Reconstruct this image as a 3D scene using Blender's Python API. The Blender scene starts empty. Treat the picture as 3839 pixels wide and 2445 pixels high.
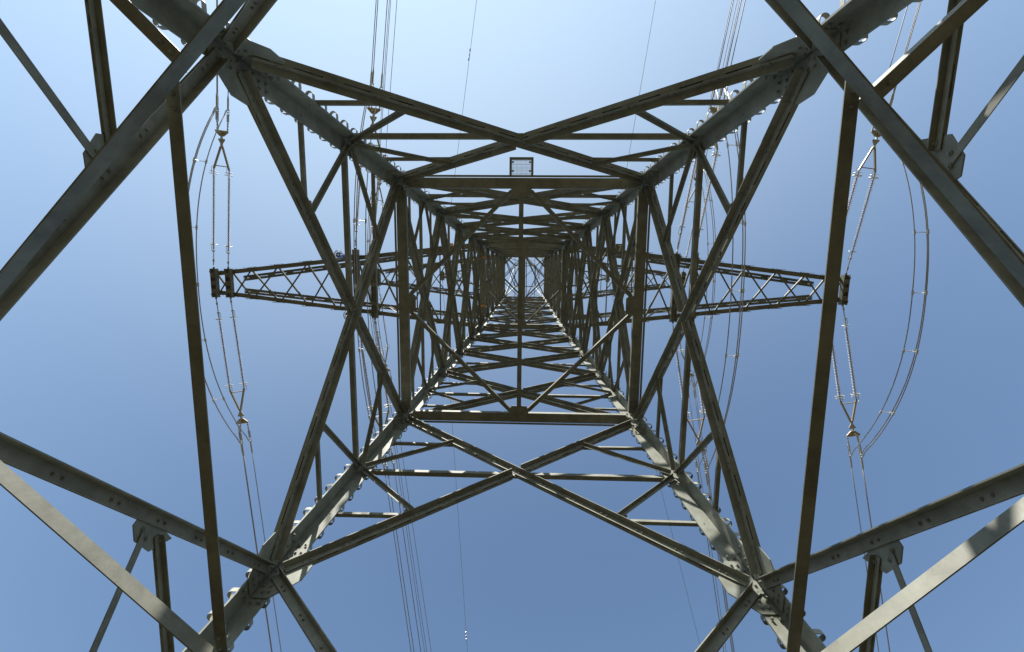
import bpy, math, random
from mathutils import Vector, Matrix
random.seed(7)
scene = bpy.context.scene
col = scene.collection

# ------------------------------------------------------------------ camera
cam_d = bpy.data.cameras.new("camera")
cam_d.sensor_fit = 'HORIZONTAL'
cam_d.sensor_width = 36.0
cam_d.lens = 36.0 * 1706.0 / 3839.0
cam_d.clip_start = 0.05
cam_d.clip_end = 5000
cam = bpy.data.objects.new("camera", cam_d)
col.objects.link(cam)
right = Vector((.99944353, -.00936957, .0320131)).normalized()
up = Vector((-.01365286, -.99057068, .13632066))
fwd = Vector((-.03043397, .13668187, .99014738)).normalized()
up = (up - right * up.dot(right)).normalized()
fwd = -(right.cross(up))
m = Matrix((right, up, -fwd)).transposed().to_4x4()
m.translation = Vector((.134, -.903, 0.0))
cam.matrix_world = m
scene.camera = cam

# ------------------------------------------------------------------ light
SUN_EL, SUN_AZ = math.radians(47), math.radians(17)          # height, and turn to the left of the picture's top
SUN = Vector((-math.sin(SUN_AZ) * math.cos(SUN_EL), -math.cos(SUN_AZ) * math.cos(SUN_EL), math.sin(SUN_EL)))
elev = math.asin(SUN.z)
azim = math.atan2(SUN.x, SUN.y)
world = bpy.data.worlds.new("World")
scene.world = world
world.use_nodes = True
nt = world.node_tree
bg = nt.nodes["Background"]
sky = nt.nodes.new("ShaderNodeTexSky")
sky.sky_type = 'NISHITA'
sky.sun_disc = False
sky.sun_elevation = elev
sky.sun_rotation = azim
sky.altitude = 100
sky.air_density = 1.4
sky.dust_density = 0.0
sky.ozone_density = 3.0
nt.links.new(sky.outputs[0], bg.inputs[0])
bg.inputs[1].default_value = 0.069
# the broad pale aureole of a hazy sky round the sun
tcw = nt.nodes.new("ShaderNodeTexCoord")
dotn = nt.nodes.new("ShaderNodeVectorMath"); dotn.operation = 'DOT_PRODUCT'
dotn.inputs[1].default_value = SUN
nt.links.new(tcw.outputs["Generated"], dotn.inputs[0])
clampn = nt.nodes.new("ShaderNodeMath"); clampn.operation = 'MAXIMUM'; clampn.inputs[1].default_value = 0.0
nt.links.new(dotn.outputs["Value"], clampn.inputs[0])
pown = nt.nodes.new("ShaderNodeMath"); pown.operation = 'POWER'; pown.inputs[1].default_value = 3.0
nt.links.new(clampn.outputs[0], pown.inputs[0])
bg2 = nt.nodes.new("ShaderNodeBackground")
bg2.inputs[0].default_value = (.205, .22, .172, 1)
nt.links.new(pown.outputs[0], bg2.inputs[1])
addw = nt.nodes.new("ShaderNodeAddShader")
nt.links.new(bg.outputs[0], addw.inputs[0]); nt.links.new(bg2.outputs[0], addw.inputs[1])
nt.links.new(addw.outputs[0], nt.nodes["World Output"].inputs["Surface"])
sun_d = bpy.data.lights.new("sun", 'SUN')
sun_d.energy = 5.0
sun_d.angle = math.radians(.53)
sun_d.color = (1, .96, .88)
sun = bpy.data.objects.new("sun", sun_d)
col.objects.link(sun)
sun.rotation_euler = SUN.to_track_quat('Z', 'Y').to_euler()
sun.location = SUN * 100
scene.view_settings.view_transform = 'Standard'
scene.view_settings.look = 'None'
scene.view_settings.exposure = 1.2
scene.view_settings.gamma = 1.0

# ------------------------------------------------------------------ materials
def mat(name, rgb, rough=.6, metal=0.0, var=.25, scale=6.0, streak=None, spec=.4):
    mt = bpy.data.materials.new(name)
    mt.use_nodes = True
    t = mt.node_tree
    b = t.nodes["Principled BSDF"]
    b.inputs["Roughness"].default_value = rough
    b.inputs["Metallic"].default_value = metal
    b.inputs["Specular IOR Level"].default_value = spec
    tc = t.nodes.new("ShaderNodeTexCoord")
    n1 = t.nodes.new("ShaderNodeTexNoise")
    n1.inputs["Scale"].default_value = scale
    n1.inputs["Detail"].default_value = 8
    n1.inputs["Roughness"].default_value = .65
    t.links.new(tc.outputs["Object"], n1.inputs["Vector"])
    r = t.nodes.new("ShaderNodeValToRGB")
    r.color_ramp.elements[0].position = .3
    r.color_ramp.elements[1].position = .7
    r.color_ramp.elements[0].color = (*[c * (1 - var) for c in rgb], 1)
    r.color_ramp.elements[1].color = (*[min(1, c * (1 + var)) for c in rgb], 1)
    t.links.new(n1.outputs["Fac"], r.inputs["Fac"])
    out = r.outputs["Color"]
    if streak:
        n2 = t.nodes.new("ShaderNodeTexNoise")
        n2.inputs["Scale"].default_value = 2.3
        n2.inputs["Detail"].default_value = 10
        n2.inputs["Roughness"].default_value = .75
        t.links.new(tc.outputs["Object"], n2.inputs["Vector"])
        r2 = t.nodes.new("ShaderNodeValToRGB")
        r2.color_ramp.elements[0].position = .46
        r2.color_ramp.elements[1].position = .68
        r2.color_ramp.elements[0].color = (0, 0, 0, 1)
        r2.color_ramp.elements[1].color = (.75, .75, .75, 1)
        t.links.new(n2.outputs["Fac"], r2.inputs["Fac"])
        mx = t.nodes.new("ShaderNodeMix")
        mx.data_type = 'RGBA'
        t.links.new(r2.outputs["Color"], mx.inputs[0])
        t.links.new(out, mx.inputs[6])
        mx.inputs[7].default_value = (*streak, 1)
        out = mx.outputs[2]
    t.links.new(out, b.inputs["Base Color"])
    bp = t.nodes.new("ShaderNodeBump")
    bp.inputs["Strength"].default_value = .12
    bp.inputs["Distance"].default_value = .01
    t.links.new(n1.outputs["Fac"], bp.inputs["Height"])
    t.links.new(bp.outputs["Normal"], b.inputs["Normal"])
    return mt

STEEL = mat("painted_steel", (.172, .18, .152), .6, 0, .24, 5, (.10, .098, .072), .3)
STEEL2 = mat("painted_steel_lattice", (.165, .166, .136), .6, 0, .24, 5, (.085, .08, .058), .3)
STEP = mat("step_paint", (.26, .262, .225), .6, 0, .1, 20, None, .3)
GALV = mat("galvanised_steel", (.42, .42, .40), .45, .3, .15, 20)
BRONZE = mat("weathered_fitting", (.36, .30, .20), .5, .3, .2, 20)
ALU = mat("weathered_aluminium", (.30, .28, .27), .45, .6, .15, 30)
SHED = mat("pale_insulator_shed", (.78, .76, .75), .35, 0, .04, 30)
def translucent(mt, fac, rgb):
    t = mt.node_tree
    tr = t.nodes.new("ShaderNodeBsdfTranslucent"); tr.inputs["Color"].default_value = (*rgb, 1)
    mx = t.nodes.new("ShaderNodeMixShader"); mx.inputs[0].default_value = fac
    out = t.nodes["Material Output"]
    t.links.new(t.nodes["Principled BSDF"].outputs[0], mx.inputs[1]); t.links.new(tr.outputs[0], mx.inputs[2])
    t.links.new(mx.outputs[0], out.inputs["Surface"])
translucent(SHED, .5, (.85, .82, .82))
CORE = mat("insulator_core", (.16, .12, .13), .5, 0, .1, 30)
BLUE = mat("blue_insulator", (.03, .11, .42), .3, 0, .1, 20)
ORANGE = mat("orange_paint", (.65, .25, .02), .5, 0, .1, 20)
WHITE = mat("white_paint", (.8, .8, .78), .5, 0, .05, 20)
GRASS = mat("meadow_grass", (.05, .043, .025), .95, 0, .4, .8, (.07, .058, .034), .1)

# ------------------------------------------------------------------ mesh helpers
class MB:
    def __init__(s):
        s.v = []; s.f = []; s.mi = []; s.cur = 0
    def quad(s, idx):
        s.f.append(idx); s.mi.append(s.cur)
    def loops(s, rings, cap=True, closed=True):
        n = len(rings[0]); base = len(s.v)
        for r in rings: s.v.extend([tuple(p) for p in r])
        for i in range(len(rings) - 1):
            for j in range(n if closed else n - 1):
                a = base + i * n + j; b = base + i * n + (j + 1) % n
                s.quad((a, b, b + n, a + n))
        if cap:
            s.quad(tuple(base + j for j in range(n))[::-1])
            s.quad(tuple(base + (len(rings) - 1) * n + j for j in range(n)))
    def prism(s, p1, p2, nrm, bi, poly):
        s.loops([[p1 + nrm * a + bi * b for a, b in poly], [p2 + nrm * a + bi * b for a, b in poly]])
    def box(s, c, ax, ay, az, hx, hy, hz):
        q = [(-hx, -hy), (hx, -hy), (hx, hy), (-hx, hy)]
        s.loops([[c + ax * a + ay * b + az * k for a, b in q] for k in (-hz, hz)])
    def tube(s, pts, r, n=8, closed=False):
        rings = []
        pts = [Vector(p) for p in pts]
        prev = None
        for i, p in enumerate(pts):
            if closed: t = pts[(i + 1) % len(pts)] - pts[i - 1]
            else: t = pts[min(i + 1, len(pts) - 1)] - pts[max(i - 1, 0)]
            t.normalize()
            if prev is None:
                a = t.orthogonal().normalized()
            else:
                a = (prev - t * prev.dot(t)).normalized()
            prev = a
            b = t.cross(a)
            rr = r[i] if isinstance(r, (list, tuple)) else r
            rings.append([p + a * (rr * math.cos(2 * math.pi * k / n)) + b * (rr * math.sin(2 * math.pi * k / n)) for k in range(n)])
        if closed:
            base = len(s.v); m_ = len(rings)
            for q in rings: s.v.extend([tuple(x) for x in q])
            for i in range(m_):
                for j in range(n):
                    a0 = base + i * n + j; b0 = base + i * n + (j + 1) % n
                    c0 = base + ((i + 1) % m_) * n + (j + 1) % n; d0 = base + ((i + 1) % m_) * n + j
                    s.quad((a0, b0, c0, d0))
        else:
            s.loops(rings)
    def ring(s, c, axis, R, r, n=20, m=6):
        axis = axis.normalized(); a = axis.orthogonal().normalized(); b = axis.cross(a)
        s.tube([c + a * (R * math.cos(2 * math.pi * k / n)) + b * (R * math.sin(2 * math.pi * k / n)) for k in range(n)], r, m, True)
    def bolt(s, c, axis, r=.018, h=.016):
        s.tube([c, c + axis * h], r, 6)
        s.tube([c + axis * h, c + axis * (h + .012)], r * .55, 6)
    def build(s, name, mats, parent=None, smooth=False, off=None):
        me = bpy.data.meshes.new(name)
        if off is not None: s.v = [(x - off[0], y - off[1], z - off[2]) for x, y, z in s.v]
        me.from_pydata(s.v, [], s.f)
        for mm in (mats if isinstance(mats, (list, tuple)) else [mats]): me.materials.append(mm)
        for p, k in zip(me.polygons, s.mi):
            p.material_index = k; p.use_smooth = smooth
        me.update()
        import bmesh
        bm = bmesh.new(); bm.from_mesh(me)
        bmesh.ops.recalc_face_normals(bm, faces=bm.faces)
        bm.to_mesh(me); bm.free()
        o = bpy.data.objects.new(name, me)
        col.objects.link(o)
        if off is not None: o.location = off
        if parent is not None: o.parent = parent
        return o

def tag(o, label=None, cat=None, group=None, kind=None):
    if label: o["label"] = label
    if cat: o["category"] = cat
    if group: o["group"] = group
    if kind: o["kind"] = kind
    return o
def empty(name, loc=(0, 0, 0), parent=None):
    o = bpy.data.objects.new(name, None)
    o.empty_display_size = .2
    col.objects.link(o); o.location = loc
    if parent is not None: o.parent = parent
    return o
V = Vector
Z = V((0, 0, 1))

# ------------------------------------------------------------------ ground
g = MB()
N = 40
for i in range(N + 1):
    for j in range(N + 1):
        x = (i / N * 2 - 1); y = (j / N * 2 - 1)
        x = 900 * x * abs(x); y = 900 * y * abs(y)
        d = math.hypot(x, y)
        g.v.append((x, y, -1.5 + (0 if d < 12 else .4 * math.sin(x * .03) * math.cos(y * .025))))
for i in range(N):
    for j in range(N):
        a = i * (N + 1) + j
        g.quad((a, a + N + 1, a + N + 2, a + 1))
tag(g.build("ground", GRASS), kind="structure")

# ------------------------------------------------------------------ tower geometry
ZG, ZT = 18.173, 30.2
def W(z): return 3.913 - .1206 * z if z < ZG else 1.719 - .0293 * (z - ZG)
FACES = []
for nx, ny in ((0, -1), (1, 0), (0, 1), (-1, 0)):
    FACES.append((V((nx, ny, 0)), V((-ny, nx, 0))))
def fp(k, s, z, off=0.0):
    Nn, T = FACES[k]
    return Nn * (W(z) + off) + T * s + Z * z

tower = empty("transmission_tower", (0, 0, -1.5))
tag(tower, "tall grey-green steel lattice power pylon seen from inside its base looking up", "pylon")
OFF = V((0, 0, -1.5))
def part(mb, name, mats, parent=None, smooth=False):
    # world-built mesh under the tower root (root sits at OFF, unrotated)
    mb.v = [(x, y, z + 1.5) for x, y, z in mb.v]
    return mb.build(name, mats, parent or tower, smooth)

def frame(p1, p2, hint):
    t = (p2 - p1).normalized()
    n = (hint - t * hint.dot(t)).normalized()
    b = t.cross(n)
    if b.z > 0: b = -b          # b points downwards
    return t, n, b

def angle_L(mb, p1, p2, n, b, a, th, c=None):
    c = c or a
    # corner at origin, flange along n and flange along b
    mb.prism(p1, p2, n, b, [(0, 0), (a, 0), (a, th), (th, th), (th, c), (0, c)])

def double_angle(mb, p1, p2, hint, a=.11, th=.012, gap=.018, pitch=.6, bolts=True):
    """two angles back to back: webs hang down either side of the gap, shelves stick in and out at the top"""
    t, n, b = frame(p1, p2, hint)
    for sg in (1, -1):
        h = gap / 2
        poly = [(sg * h, 0), (sg * (h + a), 0), (sg * (h + a), th), (sg * (h + th), th), (sg * (h + th), a), (sg * h, a)]
        mb.prism(p1, p2, n, b, poly)
    L = (p2 - p1).length
    k = max(1, int(L / pitch))
    for i in range(k + 1):
        c = p1 + t * (L * (i + .5) / (k + 1))
        hl = min(.13, .4 * L / (k + 1))
        mb.prism(c - t * hl, c + t * hl, n, b, [(-gap / 2 - .0005, .012), (gap / 2 + .0005, .012), (gap / 2 + .0005, a - .004), (-gap / 2 - .0005, a - .004)])
        if bolts:
            for q in (-.045, .045):
                for sg in (1, -1):
                    mb.bolt(c + t * q + n * sg * (gap / 2 + th) + b * (a * .6), n * sg, a * .14, .012)

def plate(mb, pts, n, th):
    mb.loops([[p - n * th / 2 for p in pts], [p + n * th / 2 for p in pts]])

LEVELS = [-1.0, 5.5, 10.061, 13.077, 15.055, 16.75, ZG, 20.6, 22.75, 24.9, 27.0, 28.65, ZT]
SEC = [.115, .104, .098, .095, .09, .085, .08, .075, .07, .07, .065, .06]
IN = -.016

# ---- legs
def legsize(z): return .26 if z < 10.3 else (.23 if z < 18.3 else (.17 if z < 24.9 else .14))
legs = []
for sx in (-1, 1):
    for sy in (-1, 1):
        mb = MB()
        segs = [(-1.5, 5.9), (5.9, 10.5), (10.5, 18.35), (18.35, 25.1), (25.1, 30.35)]
        for z0, z1 in segs:
            a = legsize((z0 + z1) / 2); th = .024 if z1 < 19 else .016
            rings = []
            for zz in (z0, z1):
                w = W(zz) + .02
                c = V((sx * w, sy * w, zz))
                if z0 < ZG < z1 - 1 and False: pass
                ux = V((-sx, 0, 0)); uy = V((0, -sy, 0))
                rings.append([c + ux * p + uy * q for p, q in ((0, 0), (a, 0), (a, th), (th, th), (th, a), (0, a))])
            mb.loops(rings)
        # cover angles with bolt groups at the joints, on the outer and inner sides
        for zj, ln in ((5.5, .55), (10.061, .5), (13.077, .34), (15.055, .3), (16.75, .26), (ZG, .4), (24.9, .3)):
            a = legsize(zj - .3) ; th = .024 if zj < 19 else .016
            ux = V((-sx, 0, 0)); uy = V((0, -sy, 0))
            rings = []
            for zz in (zj - ln, zj + ln):
                w = W(zz) + .02 - th - .0025
                c = V((sx * w, sy * w, zz))
                e = a - th - .02
                rings.append([c + ux * p + uy * q for p, q in ((0, 0), (e, 0), (e, .014), (.014, .014), (.014, e), (0, e))])
            if zj in (10.061, ZG, 24.9): mb.loops(rings)
            for i in range(5):
                zz = zj - ln + .06 + (2 * ln - .12) * i / 4
                for q in (.38, .76):
                    w = W(zz) + .02 - th - .0165
                    mb.bolt(V((sx * (w + .0), sy * (w + th - a * q + .01), zz)), V((-sx, 0, 0)), .02, .018)
                    mb.bolt(V((sx * (w + th - a * q + .01), sy * w, zz)), V((0, -sy, 0)), .02, .018)
        leg = part(mb, "leg", STEEL)
        legs.append((sx, sy, leg))
# ---- stirrup steps (sub-parts of each leg)
step_cnt = 0
for sx, sy, leg in legs:
    for fl in (0, 1):
        zz = 2.2 + .16 * fl
        i = 0
        far = MB()
        while zz < 17.5:
            a = legsize(zz)
            w = W(zz) + .02
            # flange in the face whose normal is n; t points away from the heel
            n = V((sx, 0, 0)) if fl == 0 else V((0, sy, 0))
            t = V((0, -sy, 0)) if fl == 0 else V((-sx, 0, 0))
            c = V((sx * w, sy * w, zz)) + t * (a - .085)
            pts = []
            for k in range(9):
                th_ = math.pi * k / 8
                pts.append((math.cos(th_) * .05, .09 + math.sin(th_) * .05))
            path = [(.05, 0)] + pts + [(-.05, 0)]
            tgt = MB() if zz < 9.6 else far
            nr = len(path)
            prof = [(-.004, -.033), (.004, -.033), (.004, .033), (-.004, .033)]
            rings = []
            for k, (u, v) in enumerate(path):
                u0, v0 = path[max(k - 1, 0)]; u1, v1 = path[min(k + 1, nr - 1)]
                tx, ty = u1 - u0, v1 - v0; l_ = math.hypot(tx, ty)
                pn = (-ty / l_, tx / l_)
                rings.append([c + t * (u + pn[0] * q) + n * (v + .003 + pn[1] * q) + Z * r_ for q, r_ in prof])
            tgt.loops(rings)
            tgt.bolt(c + t * .0 + n * .002, n, .014, .02)
            if tgt is not far:
                part(tgt, "step", STEP, leg).location = (0, 0, 0); step_cnt += 1
            zz += .31; i += 1
        if far.v: tag(part(far, "step", STEP, leg), kind="stuff")

# ---- bracing of the four faces
def cross_z(z1, z2):
    w1, w2 = W(z1), W(z2)
    return z1 + (z2 - z1) * w1 / (w1 + w2)
for k in range(4):
    Nn, T = FACES[k]
    for li in range(len(LEVELS) - 1):
        z1, z2 = LEVELS[li], LEVELS[li + 1]
        a = SEC[li]
        w1, w2 = W(z1), W(z2)
        zc = cross_z(z1, z2)
        X = fp(k, 0, zc, IN)
        e = .16 if li < 6 else .1
        s1 = 1
        for q in (1, -1):
            zs = -.215 if li == 0 and (k == 0 or (k, q) in ((3, 1), (1, -1))) else 0   # these two corners are bolted a little lower
            A = fp(k, -q * (w1 - e), z1 + e * .3 - zs * .25, IN); B = fp(k, q * (w2 - e), z2 - e * .3 + zs, IN)
            if q == s1:
                mb = MB(); double_angle(mb, A, B, Nn, a, .012 if li < 6 else .009, .02, .62 if li < 6 else .8, li < 6)
            else:
                mb = MB()
                t = (B - A).normalized()
                d = (X - A).dot(t)
                g_ = a * .8 + .02
                double_angle(mb, A, A + t * (d - g_), Nn, a, .012 if li < 6 else .009, .02, .62 if li < 6 else .8, li < 6)
                double_angle(mb, A + t * (d + g_), B, Nn, a, .012 if li < 6 else .009, .02, .62 if li < 6 else .8, li < 6)
            part(mb, "diagonal_brace", STEEL2)
        # crossing gusset
        mb = MB()
        h = a * 1.5
        dt = V((0, 0, 1)); up_ = (fp(k, 0, zc + 1) - fp(k, 0, zc)).normalized()
        plate(mb, [X + T * (sx_ * h * 1.5) + up_ * (sy_ * h * .8) for sx_, sy_ in ((-1, -1), (1, -1), (1, 1), (-1, 1))], T.cross(up_).normalized(), .012)
        part(mb, "gusset_plate", STEEL)
        # node gussets at the legs
        if 1 <= li <= 6:
            for q in (1, -1):
                hh = [0, .42, .36, .28, .24, .2, .25][li]; ww = [0, .5, .44, .36, .32, .28, .34][li]
                mb = MB()
                def P(s, z): return fp(k, q * (W(z) - s), z, IN)
                plate(mb, [P(.05, z1 - hh), P(.26, z1 - hh), P(ww, z1 - .12), P(ww, z1 + .12), P(.26, z1 + hh), P(.05, z1 + hh)], Nn, .014)
                for i in range(4):
                    for jj in (.13, .21):
                        mb.bolt(P(jj, z1 - hh * .8 + hh * 1.6 * i / 3) - Nn * .007, -Nn, .02, .016)
                part(mb, "gusset_plate", STEEL)
        # mid horizontals through the crossing
        if 1 <= li <= 5:
            zl = zc
            mb = MB()
            L1 = fp(k, -(W(zl) - .06), zl, IN + .045); L2 = fp(k, W(zl) - .06, zl, IN + .045)
            aw = [0, .085, .07, .06, .055, .05][li]
            angle_L(mb, L1, L2, Nn, Z, aw, .009, aw * 1.05)
            part(mb, "horizontal_brace", STEEL2)
            mbg = MB()
        # redundant members
        if li in (1, 2):
            ar = .06 if li == 1 else .05
            for q in (1, -1):
                zq1 = z1 + (zc - z1) * .5; zq3 = zc + (z2 - zc) * .5
                d1 = fp(k, q * w1 * .5, zq1 + .05, IN - .01); d3 = fp(k, q * w2 * .5, zq3 - .02, IN - .01)
                legm = fp(k, q * (W(zc) - .1), zc, IN - .015)
                for pa, pb in ((fp(k, q * (W(zq1) - .08), zq1, IN + .03), d1 + Nn * .04 - Z * .05), (legm - Z * .06, d1), (legm + Z * .06, d3), (fp(k, q * (W(zq3) - .08), zq3, IN + .03), d3 + Nn * .04)):
                    mb = MB()
                    t, n, b = frame(pa, pb, Nn)
                    if abs(t.z) < .05: angle_L(mb, pa, pb, n, -b, ar, .007)
                    else: angle_L(mb, pa, pb, -n, b, ar * 1.15, .007)
                    mb.bolt(pa + t * .06 - n * .0 + b * .03, -Nn, .014, .014)
                    mb.bolt(pb - t * .06 + b * .03, -Nn, .014, .014)
                    part(mb, "redundant_brace", STEEL2)
                for dd, sz in ((d1, .17), (d3, .13)):
                    mb = MB()
                    u = V((0, 0, 1))
                    plate(mb, [dd + Nn * .02 + T * (i_ * sz) + u * (j_ * sz * .6) for i_, j_ in ((-1, -.7), (1, -1), (1, .7), (-1, 1))], Nn, .01)
                    part(mb, "gusset_plate", STEEL)
    # redundants in the bottom panel, near the upper corners
    z1, z2 = LEVELS[0], LEVELS[1]
    zc = cross_z(z1, z2)
    for q in (1, -1):
        mb = MB()
        dq, dz = (.085, -.055) if (k, q) in ((1, -1), (3, 1)) else (0, 0)
        G = lambda s_, z_, o_=0: fp(k, q * (s_ + dq), z_ + dz, IN + o_)
        plate(mb, [G(*c_) for c_ in ((1.45, 3.86), (1.51, 3.77), (1.665, 3.765), (1.85, 3.885), (1.87, 4.13), (1.60, 3.99))], Nn, .012)
        for c_ in ((1.60, 3.85), (1.70, 3.86), (1.80, 3.985)):
            mb.bolt(G(*c_) - Nn * .006, -Nn, .022, .02)
        part(mb, "gusset_plate", STEEL)
        mb = MB(); pa = G(1.745, 4.0); pb = fp(k, q * (W(3.97) - .08), 3.97 + dz, IN)
        double_angle(mb, pa, pb, Nn, .06, .008, .014, .7, False)
        part(mb, "redundant_brace", STEEL2)
        mb = MB(); pa = G(1.64, 3.86, -.008); pb = fp(k, q * (W(2.5) - .1), 2.5, IN - .008)
        t, n, b = frame(pa, pb, Nn)
        angle_L(mb, pa - b * .035, pb - b * .035, -n, b, .01, .0095, .075)
        part(mb, "redundant_brace", STEEL2)

# ---- horizontal frames with plan bracing
def bar(name, p1, p2, side, a=.07, th=.008, down=False, m=None, c=None):
    """angle with a flat shelf and one upright flange on the 'side' edge"""
    mb = MB()
    t = (p2 - p1).normalized()
    n = (side - t * side.dot(t)).normalized()
    b = -Z if down else Z
    b = (b - t * b.dot(t)).normalized()
    angle_L(mb, p1, p2, -n, b, a, th, c)
    for e_ in (.07, .15):
        for pp, s_ in ((p1, 1), (p2, -1)):
            mb.bolt(pp + t * e_ * s_ - n * a * .5 + (V((0, 0, 0)) if not down else V((0, 0, 0))), -b, .014, .012)
    return part(mb, name, m or STEEL2)

ZC = cross_z(LEVELS[0], LEVELS[1])
wc = W(ZC) - .06
mids = [FACES[k][0] * wc + Z * ZC for k in range(4)]
for k in range(4):
    A = mids[k]; B = mids[(k + 1) % 4]
    inward = -(A + B); inward.z = 0; inward.normalize()
    d = (B - A).normalized()
    o_ = -inward * (.092 if inward.y > 0 else .015) + Z * (.005 if inward.y > 0 else .045)
    bar("plan_brace", A + d * .1 + o_, B - d * .1 + o_, inward, .06 if inward.y > 0 else .1, .011, True, c=.10)
    # corner strut towards the leg
    M_ = (A + B) / 2
    cx, cy = math.copysign(1, M_.x), math.copysign(1, M_.y)
    leg_p = V((cx * (W(ZC) - .15), cy * (W(ZC) - .15), ZC))
    out = (leg_p - M_).normalized()
    shx = V((.13 if cy < 0 else 0, 0, 0))
    sd = V((-1, 0, 0)) if cx > 0 else V((1, 0, 0))
    if cy > 0: sd = -sd
    bar("plan_brace", M_ + out * (.02 if cy > 0 else (.29 if cx < 0 else .05)) + Z * .066 + shx, leg_p + Z * .066 + shx, V((-1, 0, 0)) if cy < 0 else V((1, 0, 0)), .078, .008)
for sx in (-1, 1):
    bar("plan_brace", V((sx * 1.92, -1.905, ZC + .066)), V((sx * 1.92, 1.74, ZC + .066)), V((sx, 0, 0)), .08, .008)

def plan_frame(zz, bw, db, dbw, cw, gus):
    w = W(zz) - .03
    for k in range(4):
        Nn, T = FACES[k]
        mb = MB()
        p1 = Nn * (w - bw * .30) - T * (w - .22) + Z * zz; p2 = Nn * (w - bw * .30) + T * (w - .22) + Z * zz
        th = .012
        mb.prism(p1, p2, Nn, Z, [(-bw / 2, 0), (bw / 2, 0), (bw / 2, bw * .5), (bw / 2 - th, bw * .5), (bw / 2 - th, th), (-bw / 2 + th, th), (-bw / 2 + th, bw * .5), (-bw / 2, bw * .5)])
        mb.prism(p1 + T * .25, p2 - T * .25, Nn, Z, [(bw / 2 + .012, -.004), (bw / 2 + .055, -.004), (bw / 2 + .055, .008), (bw / 2 + .012, .008)])
        for s_ in (-1, 1):
            e = p1 if s_ < 0 else p2
            for i in range(3):
                for j in (-.25, .25):
                    mb.bolt(e - T * s_ * (.08 + .09 * i) + Nn * bw * j, -Z, .017, .014)
        part(mb, "floor_beam", STEEL2)
        mb = MB()
        c = Nn * (w - bw * .30) + Z * (zz - .0085)
        wg = gus
        plate(mb, [c + T * i_ * wg + Nn * j_ for i_, j_ in ((-1, bw * .30), (1, bw * .30), (1, -bw * .9), (.75, -bw * 1.3), (-.75, -bw * 1.3), (-1, -bw * .9))], Z, .012)
        part(mb, "gusset_plate", STEEL2)
    inr = w - bw * 1.2
    ms = [FACES[k][0] * inr + Z * (zz - .002) for k in range(4)]
    for k in range(4):
        A, B = ms[k] + FACES[k][1] * gus * .8, ms[(k + 1) % 4] - FACES[(k + 1) % 4][1] * gus * .8
        inward = -(A + B); inward.z = 0
        bar("plan_brace", A, B, inward.normalized(), dbw, .007)
    bar("plan_brace", ms[0] + V((cw * .5, 0, -.02)), ms[2] + V((cw * .5, 0, -.02)), V((1, 0, 0)), cw, .007)
plan_frame(10.061, .215, .07, .085, .10, .22)
plan_frame(ZG, .20, .06, .065, .17, .16)
plan_frame(27.0, .12, .05, .04, .0501, .1)
for zz in (20.6, 22.75, 24.9, 28.65, ZT):
    for k in range(4):
        Nn, T = FACES[k]
        mb = MB(); w = W(zz)
        angle_L(mb, Nn * (w + IN + .02) - T * (w - .1) + Z * zz, Nn * (w + IN + .02) + T * (w - .1) + Z * zz, -Nn, Z, .09, .008)
        part(mb, "horizontal_brace", STEEL2)

# ---- small mesh platform on the outside of the first frame
mb = MB()
px0, px1, py0, py1, pz = -.26, .25, -3.13, -2.76, 10.05
fw = .05
for (xa, xb, ya, yb) in ((px0, px1, py0, py0 + fw), (px0, px0 + fw, py0 + fw, py1), (px1 - fw, px1, py0 + fw, py1)):
    mb.box(V(((xa + xb) / 2, (ya + yb) / 2, pz)), V((1, 0, 0)), V((0, 1, 0)), Z, (xb - xa) / 2, (yb - ya) / 2, .02)
plat = part(mb, "mesh_platform", STEEL2)
mb = MB()
for i in range(15):
    x = px0 + fw + (px1 - px0 - 2 * fw) * (i + .5) / 15
    mb.box(V((x, (py0 + fw + py1) / 2, pz + .004)), V((1, 0, 0)), V((0, 1, 0)), Z, .0022, (py1 - py0 - fw) / 2, .003)
for i in range(11):
    y = py0 + fw + (py1 - py0 - fw) * (i + .5) / 11
    mb.box(V(((px0 + px1) / 2, y, pz - .004)), V((1, 0, 0)), V((0, 1, 0)), Z, (px1 - px0) / 2 - fw, .0025 if i % 3 else .004, .003)
part(mb, "wire_grid", GALV, plat)
mb = MB()
for x in (px0 + fw + .025, px1 - fw - .025):
    for y in (py0 + fw + .05, py1 - .09):
        mb.box(V((x, y, pz - .012)), V((1, 0, 0)), V((0, 1, 0)), Z, .022, .016, .008)
part(mb, "grid_clip", STEEL, plat)

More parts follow.
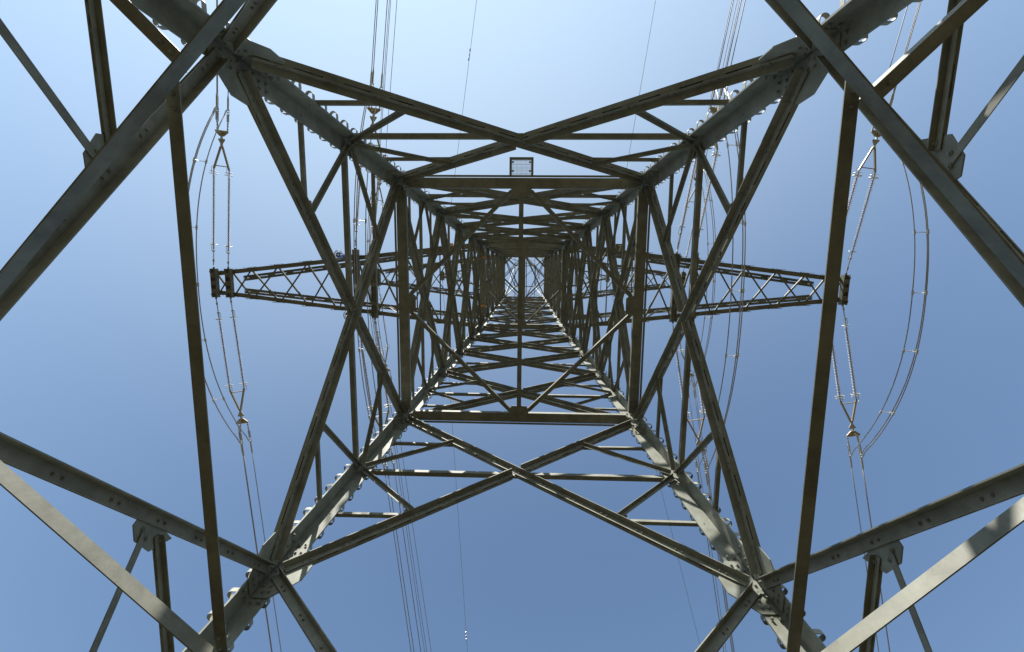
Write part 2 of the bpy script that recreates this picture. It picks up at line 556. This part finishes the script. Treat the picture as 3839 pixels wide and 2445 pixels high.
# ---- peak cage above the top frame
mb = MB()
wt = W(ZT); zp = 33.6; wp = .75
def thin(p, q, a=.05, name="plan_brace", parent=None):
    m_ = MB(); p = V(p); q = V(q)
    t, n, b = frame(p, q, V((.3, .5, .81)))
    angle_L(m_, p, q, n, b, a, .006)
    return part(m_, name, STEEL2, parent)
cs = [(-1, -1), (1, -1), (1, 1), (-1, 1)]
for i in range(4):
    ax, ay = cs[i]; bx, by = cs[(i + 1) % 4]
    thin((ax * wt, ay * wt, ZT), (ax * wp, ay * wp, zp), .08, "peak_post")
    thin((ax * wp, ay * wp, zp), (bx * wp, by * wp, zp), .06, "peak_beam")
    mx_, my_ = (ax + bx) / 2, (ay + by) / 2
    thin((ax * wt, ay * wt, ZT), (bx * wp, by * wp, zp), .05, "peak_brace")
    thin((bx * wt, by * wt, ZT), (ax * wp, ay * wp, zp), .05, "peak_brace")
    # diamond and cross bracing of the top frame
    cx_, cy_ = (bx + cs[(i + 2) % 4][0]) / 2, (by + cs[(i + 2) % 4][1]) / 2
    thin((mx_ * wt, my_ * wt, ZT - .03), (cx_ * wt, cy_ * wt, ZT - .03), .055)
    thin((mx_ * wt * .96, my_ * wt * .96, ZT - 1.6), (cx_ * wt * .96, cy_ * wt * .96, ZT - 1.6), .05)
    thin((ax * wt, ay * wt, ZT), (-mx_ * wt * 0 + (0 if abs(mx_) > .5 else .12 * ax), (.85 * by * -1 if ay == by else 0) * wt, ZT - .08), .04)
for sy in (-1, 1):
    thin((-wt, sy * wt, ZT), (-.08, -sy * wt, ZT - .05), .055)
    thin((wt, sy * wt, ZT), (.08, -sy * wt, ZT - .05), .055)
for sx in (-.1, .1):
    thin((sx, -wt, ZT - .1), (sx, wt, ZT - .1), .05)
for sx in (-.65, .65):
    thin((sx, -wt, ZT + .02), (sx, wt, ZT + .02), .03)

# ------------------------------------------------------------------ cross-arms
def crossarm(sx, xs, z0, y_in, y_tip, ztop, ztip, chord, lace, end_x, end_len, label, dbl=True):
    xb = xs[-1]; xt = xs[0]
    def yb(x): return y_tip + (y_in - y_tip) * (xt - x) / (xt - xb)
    def zt(x): return ztip + (ztop - ztip) * (xt - x) / (xt - xb)
    yo, yc = (.15, .09) if chord > .16 else (y_tip * .5, 0)
    def yt(x, sy=1): return sy * yc + yo + (W(ztop) - yo - sy * yc) * (xt - x) / (xt - xb)
    mb = MB()
    for sy in (-1, 1):
        A = V((sx * xb, sy * yb(xb), z0)); B = V((sx * xt, sy * yb(xt), z0))
        angle_L(mb, A, B, V((0, -sy, 0)), Z, chord, .014)
        # splice bolts along the outer edge
        for q in range(len(xs)):
            for i in range(-3, 4):
                x = xs[q] + i * .055
                if xb < x < xt: mb.bolt(V((sx * x, sy * (yb(x) + .002), z0 + chord * .45)), V((0, sy, 0)), .016, .022)
        # gusset plates on the outer edge
        for x in xs[1:-1]:
            c = V((sx * x, sy * (yb(x) + .006), z0 + .09))
            mb.box(c, V((1, 0, 0)), V((0, 1, 0)), Z, .3, .006, .13)
        # upper chords
        A = V((sx * xb, sy * W(ztop), ztop)); B = V((sx * (xt - .75), sy * yt(xt - .75, sy), zt(xt - .75)))
        if dbl: double_angle(mb, A, B, V((0, sy, 0)), chord * .6, .01, .02, .75, False)
        else: angle_L(mb, A, B, V((0, -sy, 0)), Z, chord * .7, .01)
    arm = part(mb, "crossarm", STEEL2)
    # bottom lacing
    for i in range(len(xs) - 1):
        x1, x2 = xs[i], xs[i + 1]
        for sy in (-1, 1):
            m_ = MB()
            p = V((sx * (x1 - .04), sy * (yb(x1) - chord * .5), z0 + .016 + .008 * (sy > 0))); q = V((sx * (x2 + .04), -sy * (yb(x2) - chord * .5), z0 + .016 + .008 * (sy > 0)))
            t = (q - p).normalized(); n = Z.cross(t)
            if n.y > 0: n = -n
            angle_L(m_, p, q, -n, Z, lace, .007)
            part(m_, "lattice_brace", STEEL2, arm)
        # side lacing
        for sy in (-1, 1):
            m_ = MB()
            p = V((sx * x1, sy * (yb(x1) - .02), z0 + .05)); q = V((sx * x2, sy * (yt(x2, sy) - .02), zt(x2)))
            if i % 2: p, q = V((sx * x2, sy * (yb(x2) - .02), z0 + .05)), V((sx * x1, sy * (yt(x1, sy) - .02), zt(x1)))
            if zt(x1) - z0 > 1.3:
                t, n, b = frame(p, q, V((0, -sy, 0)))
                angle_L(m_, p, q, n, b, lace * .8, .006)
                part(m_, "lattice_brace", STEEL2, arm)
        if i and x1 < 5.8:
            m_ = MB()
            p, q = V((sx * x1, -yt(x1, -1), zt(x1))), V((sx * x1, yt(x1), zt(x1)))
            angle_L(m_, p, q, V((sx, 0, 0)), Z, lace * .8, .006)
            part(m_, "lattice_brace", STEEL2, arm)
            m_ = MB()
            p, q = V((sx * x1, -yb(x1), z0 + .04)), V((sx * x1, yb(x1), z0 + .04))
            if x1 < 5.8:
                angle_L(m_, p, q, V((sx, 0, 0)), Z, lace * .7, .006)
                part(m_, "lattice_brace", STEEL2, arm)
    # transverse end beams (H sections lying across the chords, hung under them)
    for x, hl in zip(end_x, end_len):
        m_ = MB()
        for s_ in (-1, 1):
            m_.box(V((sx * x + s_ * .10, 0, z0 - .11)), V((1, 0, 0)), V((0, 1, 0)), Z, .012, hl, .10)
        m_.box(V((sx * x, 0, z0 - .11)), V((1, 0, 0)), V((0, 1, 0)), Z, .088, hl - .01, .006)
        for yy in (-hl * .55, 0, hl * .55):
            m_.box(V((sx * x, yy, z0 - .165)), V((1, 0, 0)), V((0, 1, 0)), Z, .087, .09, .047)
        for s_ in (-1, 1):
            m_.box(V((sx * x, s_ * (hl + .02), z0 - .12)), V((1, 0, 0)), V((0, 1, 0)), Z, .03, .045, .02)
            m_.box(V((sx * x + .13 * sx, s_ * yb(x), z0 - .1)), V((1, 0, 0)), V((0, 1, 0)), Z, .045, .05, .05)
            for i in range(3):
                m_.bolt(V((sx * x + .112, s_ * (hl - .1 - .12 * i), z0 - .1)), V((1, 0, 0)), .02, .02)
        part(m_, "end_beam", STEEL2, arm)
    return arm

LOW = 18.173 - .02
arms = {}
for sx in (-1, 1):
    arms['low', sx] = crossarm(sx, [12.42, 11.78, 10.98, 9.88, 8.68, 7.5, 6.64, 5.94, 4.75, 3.3, 1.72], LOW, 1.71, .46, 21.0, LOW + .42, .17, .062, (12.43, 11.83, 6.64, 5.94), (.58, .58, 1.38, 1.34), "")
    arms['up', sx] = crossarm(sx, [9.23, 8.6, 7.8, 6.9, 5.8, 4.5, 3.0, 1.47], 27.0, 1.44, .34, ZT, 27.4, .14, .055, (9.23, 8.65), (.5, .5), "")
    arms['earth', sx] = crossarm(sx, [5.6, 4.6, 3.4, 2.2, 1.2], 31.2, 1.1, .12, 33.2, 31.35, .09, .045, (5.6,), (.3,), "", False)

# circuit number plate and orange marker plates on the lower arms
m_ = MB()
c = V((3.75, -1.50, LOW - .006))
m_.box(c, V((1, 0, 0)), V((0, 1, 0)), Z, .16, .19, .003)
num = part(m_, "number_plate", STEEL2, arms['low', 1])
m_ = MB()
def stroke(a, b, w_):
    a = c + V((a[0], a[1], -.006)); b = c + V((b[0], b[1], -.006))
    d = (b - a); L = d.length; d.normalize(); n = Z.cross(d)
    m_.box((a + b) / 2, d, n, Z, L / 2, w_ / 2, .002)
stroke((-.05, -.12), (.065, -.12), .03); stroke((.052, -.10), (-.02, .11), .032)
part(m_, "numeral", WHITE, num)
for (x, y, hx, hy) in ((-2.86, -1.62, .08, .04), (-1.55, -1.12, .08, .03), (-1.6, .8, .08, .035)):
    m_ = MB()
    m_.box(V((x, y, LOW - .015)), V((1, 0, 0)), V((0, 1, 0)), Z, hx, hy, .004)
    part(m_, "marker_plate", ORANGE, arms['low', -1])

# ------------------------------------------------------------------ insulator sets
PH = {-1: (.13, .065), 1: (.16, .125)}          # heading and fall of the strings towards each span
ROD_ME = {}
def shed_mesh():
    mb = MB()
    n0, n1 = .87, 3.52
    k = 42
    pts = []
    for i in range(k):
        x = n0 + (n1 - n0) * (i + .5) / k; d = (n1 - n0) / k
        pts += [(x - d * .5, .022), (x - d * .16, .024), (x + d * .04, .075 if i % 2 else .068), (x + d * .12, .075 if i % 2 else .068), (x + d * .18, .026)]
    n = 12
    rings = [[V((x, r * math.cos(6.28319 * j / n), r * math.sin(6.28319 * j / n))) for j in range(n)] for x, r in pts]
    mb.loops(rings)
    for idx in range(len(mb.mi)):
        ring_i = idx // n
        mb.mi[idx] = 1 if ring_i % 5 in (0, 4) else 0
    return mb
def link_mesh():
    mb = MB()
    mb.tube([V((0, 0, 0)), V((.16, 0, 0))], .02, 6)
    mb.box(V((.2, 0, 0)), V((1, 0, 0)), V((0, 1, 0)), Z, .05, .032, .014)
    mb.tube([V((.24, .014, 0)), V((.56, .014, 0))], .010, 6)
    mb.tube([V((.24, -.014, 0)), V((.56, -.014, 0))], .010, 6)
    mb.box(V((.58, 0, 0)), V((1, 0, 0)), V((0, 1, 0)), Z, .03, .035, .03)
    mb.box(V((.67, 0, 0)), V((1, 0, 0)), V((0, 1, 0)), Z, .05, .014, .032)
    mb.tube([V((.7, 0, 0)), V((.87, 0, 0))], .026, 8)
    return mb
def ring_mesh(x, R, two=False):
    mb = MB()
    mb.ring(V((x, 0, 0)), V((1, 0, 0)), R, .012, 22, 6)
    if two: mb.ring(V((x + .09, 0, 0)), V((1, 0, 0)), R * .9, .010, 22, 6)
    mb.tube([V((x, R, 0)), V((x, -R, 0))], .009, 6)
    s = -1 if not two else 1
    mb.tube([V((x, R * .5, 0)), V((x + s * .12, R * .62, 0)), V((x + s * .26, R * .62, 0)), V((x + s * .29, R * .35, 0)), V((x + s * .29, 0, 0))], .009, 6)
    return mb
def frame_mesh(wd):
    mb = MB()
    h = wd / 2
    for s in (-1, 1):
        mb.tube([V((3.5, s * h, 0)), V((3.78, s * h, 0))], .024, 6)
        a = V((3.74, s * h, 0)); b = V((4.58, s * .03, 0)); d = (b - a).normalized(); n = d.cross(Z)
        mb.prism(a, b, n, Z, [(-.028, -.03), (.028, -.03), (.028, .03), (-.028, .03)])
    mb.tube([V((3.86, -h + .05, 0)), V((3.86, h - .05, 0))], .018, 6)
    mb.box(V((4.6, 0, 0)), V((1, 0, 0)), V((0, 1, 0)), Z, .06, .03, .04)
    return mb
def yoke_mesh():
    mb = MB()
    mb.loops([[V((4.64, -.02, k)), V((4.64, .02, k)), V((4.82, .13, k)), V((4.86, .13, k)), V((4.86, -.13, k)), V((4.82, -.13, k))] for k in (-.012, .012)])
    mb.box(V((4.9, 0, 0)), V((1, 0, 0)), V((0, 1, 0)), Z, .05, .02, .05)
    return mb
def spread_mesh():
    mb = MB()
    mb.loops([[V((4.95, -.08, k)), V((4.95, .08, k)), V((5.1, .25, k)), V((5.16, .25, k)), V((5.16, -.25, k)), V((5.1, -.25, k))] for k in (-.02, .02)])
    mb.loops([[V((5.0, k, -.02)), V((5.08, k, .05)), V((5.14, k, -.26)), V((5.06, k, -.26))] for k in (-.012, .012)])
    return mb
SUBS = [(.2, .05), (-.2, .05), (.03, -.24)]     # lateral and vertical offsets of the three sub-conductors
def clamp_mesh(o):
    mb = MB()
    y, z = o
    a = V((5.13, y, z * .6)); b = V((5.5, y, z))
    mb.tube([a, b], .016, 6)
    for q in (.25, .55, .8): mb.tube([a.lerp(b, q) - (b - a).normalized() * .03, a.lerp(b, q) + (b - a).normalized() * .03], .032, 6)
    mb.box(V((5.62, y, z)), V((1, 0, 0)), V((0, 1, 0)), Z, .14, .02, .045)
    mb.tube([V((5.5, y - .035, z)), V((5.95, y - .035, z))], .009, 6); mb.tube([V((5.5, y + .035, z)), V((5.95, y + .035, z))], .009, 6)
    for q in (5.75, 5.83, 5.91): mb.tube([V((q, y - .05, z + .01)), V((q, y + .05, z + .01))], .016, 6)
    mb.tube([V((5.9, y, z)), V((6.3, y, z)), V((6.42, y, z))], [.032, .034, .02], 8)
    mb.tube([V((5.95, y, z - .01)), V((5.85, y, z - .12)), V((5.7, y, z - .2))], .022, 8)
    return mb

ROD = None
protos = {}
def tension_set(P, ph, fall, sgn, wd, label, grp):
    D = V((math.sin(ph), sgn * math.cos(ph), -fall)).normalized()
    Lx = D.cross(Z).normalized()
    Uz = Lx.cross(D)
    M = Matrix((D, Lx, Uz)).transposed().to_4x4()
    M.translation = P
    root = empty("insulator_set", (0, 0, 0))
    root.matrix_world = M
    tag(root, label, "insulator", grp)
    def add(key, name, maker, mats, parent, loc=(0, 0, 0), smooth=False):
        if key in protos:
            o = protos[key].copy(); col.objects.link(o)
        else:
            o = maker().build(name, mats, None, smooth); protos[key] = o
            first = o
        o.parent = parent; o.location = loc
        return o
    for s in (-1, 1):
        st = add("rod", "insulator_string", shed_mesh, [SHED, CORE], root, (0, s * wd / 2, 0), True)
        add("ra", "arcing_ring", lambda: ring_mesh(.84, .125), GALV, st)
        add("rb", "arcing_ring", lambda: ring_mesh(3.55, .15, True), GALV, st)
        add("lk", "turnbuckle", link_mesh, GALV, root, (0, s * wd / 2, 0))
    add("fr%.2f" % wd, "yoke_frame", lambda: frame_mesh(wd), BRONZE, root)
    add("yk", "yoke_plate", yoke_mesh, GALV, root)
    add("sp", "spreader_plate", spread_mesh, BRONZE, root)
    for i, o in enumerate(SUBS):
        add("cl%d" % i, "dead_end_clamp", lambda o=o: clamp_mesh(o), GALV, root)
    ends = [M @ V((6.4, y, z)) for y, z in SUBS]
    taps = [M @ V((5.7, y, z - .2)) for y, z in SUBS]
    return D, ends, taps

def conductor_bundle(ends, ph, fall, sgn, label, grp):
    root = empty("conductor_bundle", sum(ends, V((0, 0, 0))) / 3)
    tag(root, label, "power line", grp)
    d = V((math.sin(ph), sgn * math.cos(ph), 0))
    for e in ends:
        mb = MB(); pts = []
        for i in range(25):
            l = 140 * (i / 24) ** 1.5
            pts.append(e + d * l + Z * (-fall * l + fall * l * l / 420.0))
        mb.v = []
        mb.tube(pts, .016, 6)
        mb.build("conductor", ALU, root, True, None)
        o = root.children[-1] if root.children else None
    for ch in list(col.objects):
        if ch.parent == root: ch.location = -root.location
    return root

def jumper(f, b, drop, push, label, grp):
    mid = (sum(f, V((0, 0, 0))) + sum(b, V((0, 0, 0)))) / 6
    root = empty("jumper_loop", mid)
    tag(root, label, "jumper cable", grp)
    paths = []
    SPR = [(.2, 0), (-.2, 0), (.02, -.3)]
    for i in range(3):
        # conductors keep their side of the bundle through the loop
        j = [1, 0, 2][i]
        A, B = f[i], b[j]
        pts = []
        for k in range(33):
            u = k / 32
            p = A.lerp(B, u)
            h = 1 - abs(2 * u - 1) ** 2.3
            p = p + Z * (-drop * h) + V((push * h, 0, 0))
            pts.append(p)
        paths.append(pts)
        mb = MB(); mb.tube(pts, .018, 6)
        o = mb.build("jumper_cable", ALU, root, True); o.location = -mid
    for k in (5, 11, 16, 21, 27):
        mb = MB()
        c = (paths[0][k] + paths[1][k] + paths[2][k]) / 3
        for i in range(3):
            mb.tube([c, paths[i][k]], .011, 6)
            d = (paths[i][k + 1] - paths[i][k - 1]).normalized()
            mb.tube([paths[i][k] - d * .07, paths[i][k] + d * .07], .034, 8)
        o = mb.build("spacer", GALV, root); o.location = -mid
    return paths

PHASES = [
    (-1, 12.13, .60, LOW - .12, .58, "outer end of the left lower arm", "left outer"),
    (1, 12.13, .60, LOW - .12, .58, "outer end of the right lower arm", "right outer"),
    (-1, 6.29, .70, LOW - .12, 1.38, "middle of the left lower arm", "left inner"),
    (1, 6.29, .70, LOW - .12, 1.38, "middle of the right lower arm", "right inner"),
    (-1, 8.94, .58, 26.88, .5, "tip of the left upper arm", "left upper"),
    (1, 8.94, .58, 26.88, .5, "tip of the right upper arm", "right upper"),
]
loops = {}
for sx, x, wd, z, hl, where, short in PHASES:
    taps = {}
    for sgn, side in ((-1, "top"), (1, "bottom")):
        ph, fall = PH[sgn]
        D, ends, tp = tension_set(V((sx * x, sgn * (hl + .05) - .04, z)), ph, fall, sgn, wd,
            "twin insulator string from the %s toward the picture %s" % (where, side), "tension insulator sets on the cross-arms")
        conductor_bundle(ends, ph, fall + .01, sgn, "power cable bundle from the %s insulators leaving over the picture's %s edge" % (short, side), "conductor bundles")
        taps[sgn] = tp
    loops[short] = jumper(taps[-1], taps[1], 2.05, .0, "slack jumper cables in an arc under the %s" % where, "jumper loops under the cross-arms")

# ------------------------------------------------------------------ blue jumper-support insulators
for top, bot, lab in ((V((-7.15, -1.1, 18.1)), V((-6.55, -1.15, 16.05)), "upper of two blue rod insulators holding the left inner jumper"),
                      (V((-6.75, .95, 18.1)), V((-6.3, 1.05, 16.0)), "lower of two blue rod insulators holding the left inner jumper")):
    root = empty("post_insulator", top)
    tag(root, lab, "insulator", "blue jumper insulators")
    d = (bot - top); L = d.length; d.normalize()
    mb = MB()
    pts = []; rr = []
    for i in range(24):
        u = .3 + (L - .65) * i / 23
        pts += [d * u, d * (u + .015), d * (u + .035), d * (u + .05)]
        rr += [.05, .1, .1, .05]
    mb.tube(pts, rr, 14)
    mb.build("insulator_body", BLUE, root, True)
    mb = MB()
    mb.tube([V((0, 0, 0)), d * .3], .022, 8); mb.tube([d * (L - .36), d * (L + .02)], .03, 8)
    mb.build("end_fitting", GALV, root)
    mb = MB()
    mb.ring(d * (L - .28), V((.2, 0, 1)), .17, .012, 24, 6); mb.ring(d * (L - .2), V((.2, 0, 1)), .13, .012, 24, 6)
    mb.tube([d * (L - .28) + V((.17, 0, 0)), d * (L - .28) - V((.17, 0, 0))], .012, 6)
    mb.build("corona_ring", GALV, root)

# ------------------------------------------------------------------ earth wires
for sx, lab in ((-1, "single thin earth wire passing over the left peak arm with small dampers"), (1, "single thin earth wire passing over the right peak arm")):
    P0 = V((sx * 5.6, 0, 31.0))
    root = empty("earth_wire", P0)
    tag(root, lab, "wire", "earth wires")
    pts = []
    for sgn in (-1, 1):
        ph = {(-1, -1): .15, (-1, 1): .07, (1, -1): .12, (1, 1): .27}[sx, sgn]
        d = V((math.sin(ph), sgn * math.cos(ph), 0))
        q = [d * l + Z * (-.08 * l + .08 * l * l / 420) for l in [0, 1, 3, 7, 12, 18, 26, 40, 60, 90, 140]]
        pts = (q[::-1] if sgn < 0 else pts + q[1:])
        if sx < 0:
            l = 13.7 if sgn < 0 else 25.5
            c = d * l + Z * (-.08 * l + .08 * l * l / 420)
            mb = MB()
            mb.box(c - Z * .05, d, d.cross(Z), Z, .04, .02, .06)
            mb.tube([c - Z * .1 - d * .28, c - Z * .1 + d * .28], .01, 6)
            for e_ in (-1, 1): mb.tube([c - Z * .1 + d * e_ * .2, c - Z * .1 + d * e_ * .34], .04, 8)
            mb.build("vibration_damper", GALV, root)
    mb = MB(); mb.tube(pts, .013, 6)
    mb.build("wire", ALU, root, True)
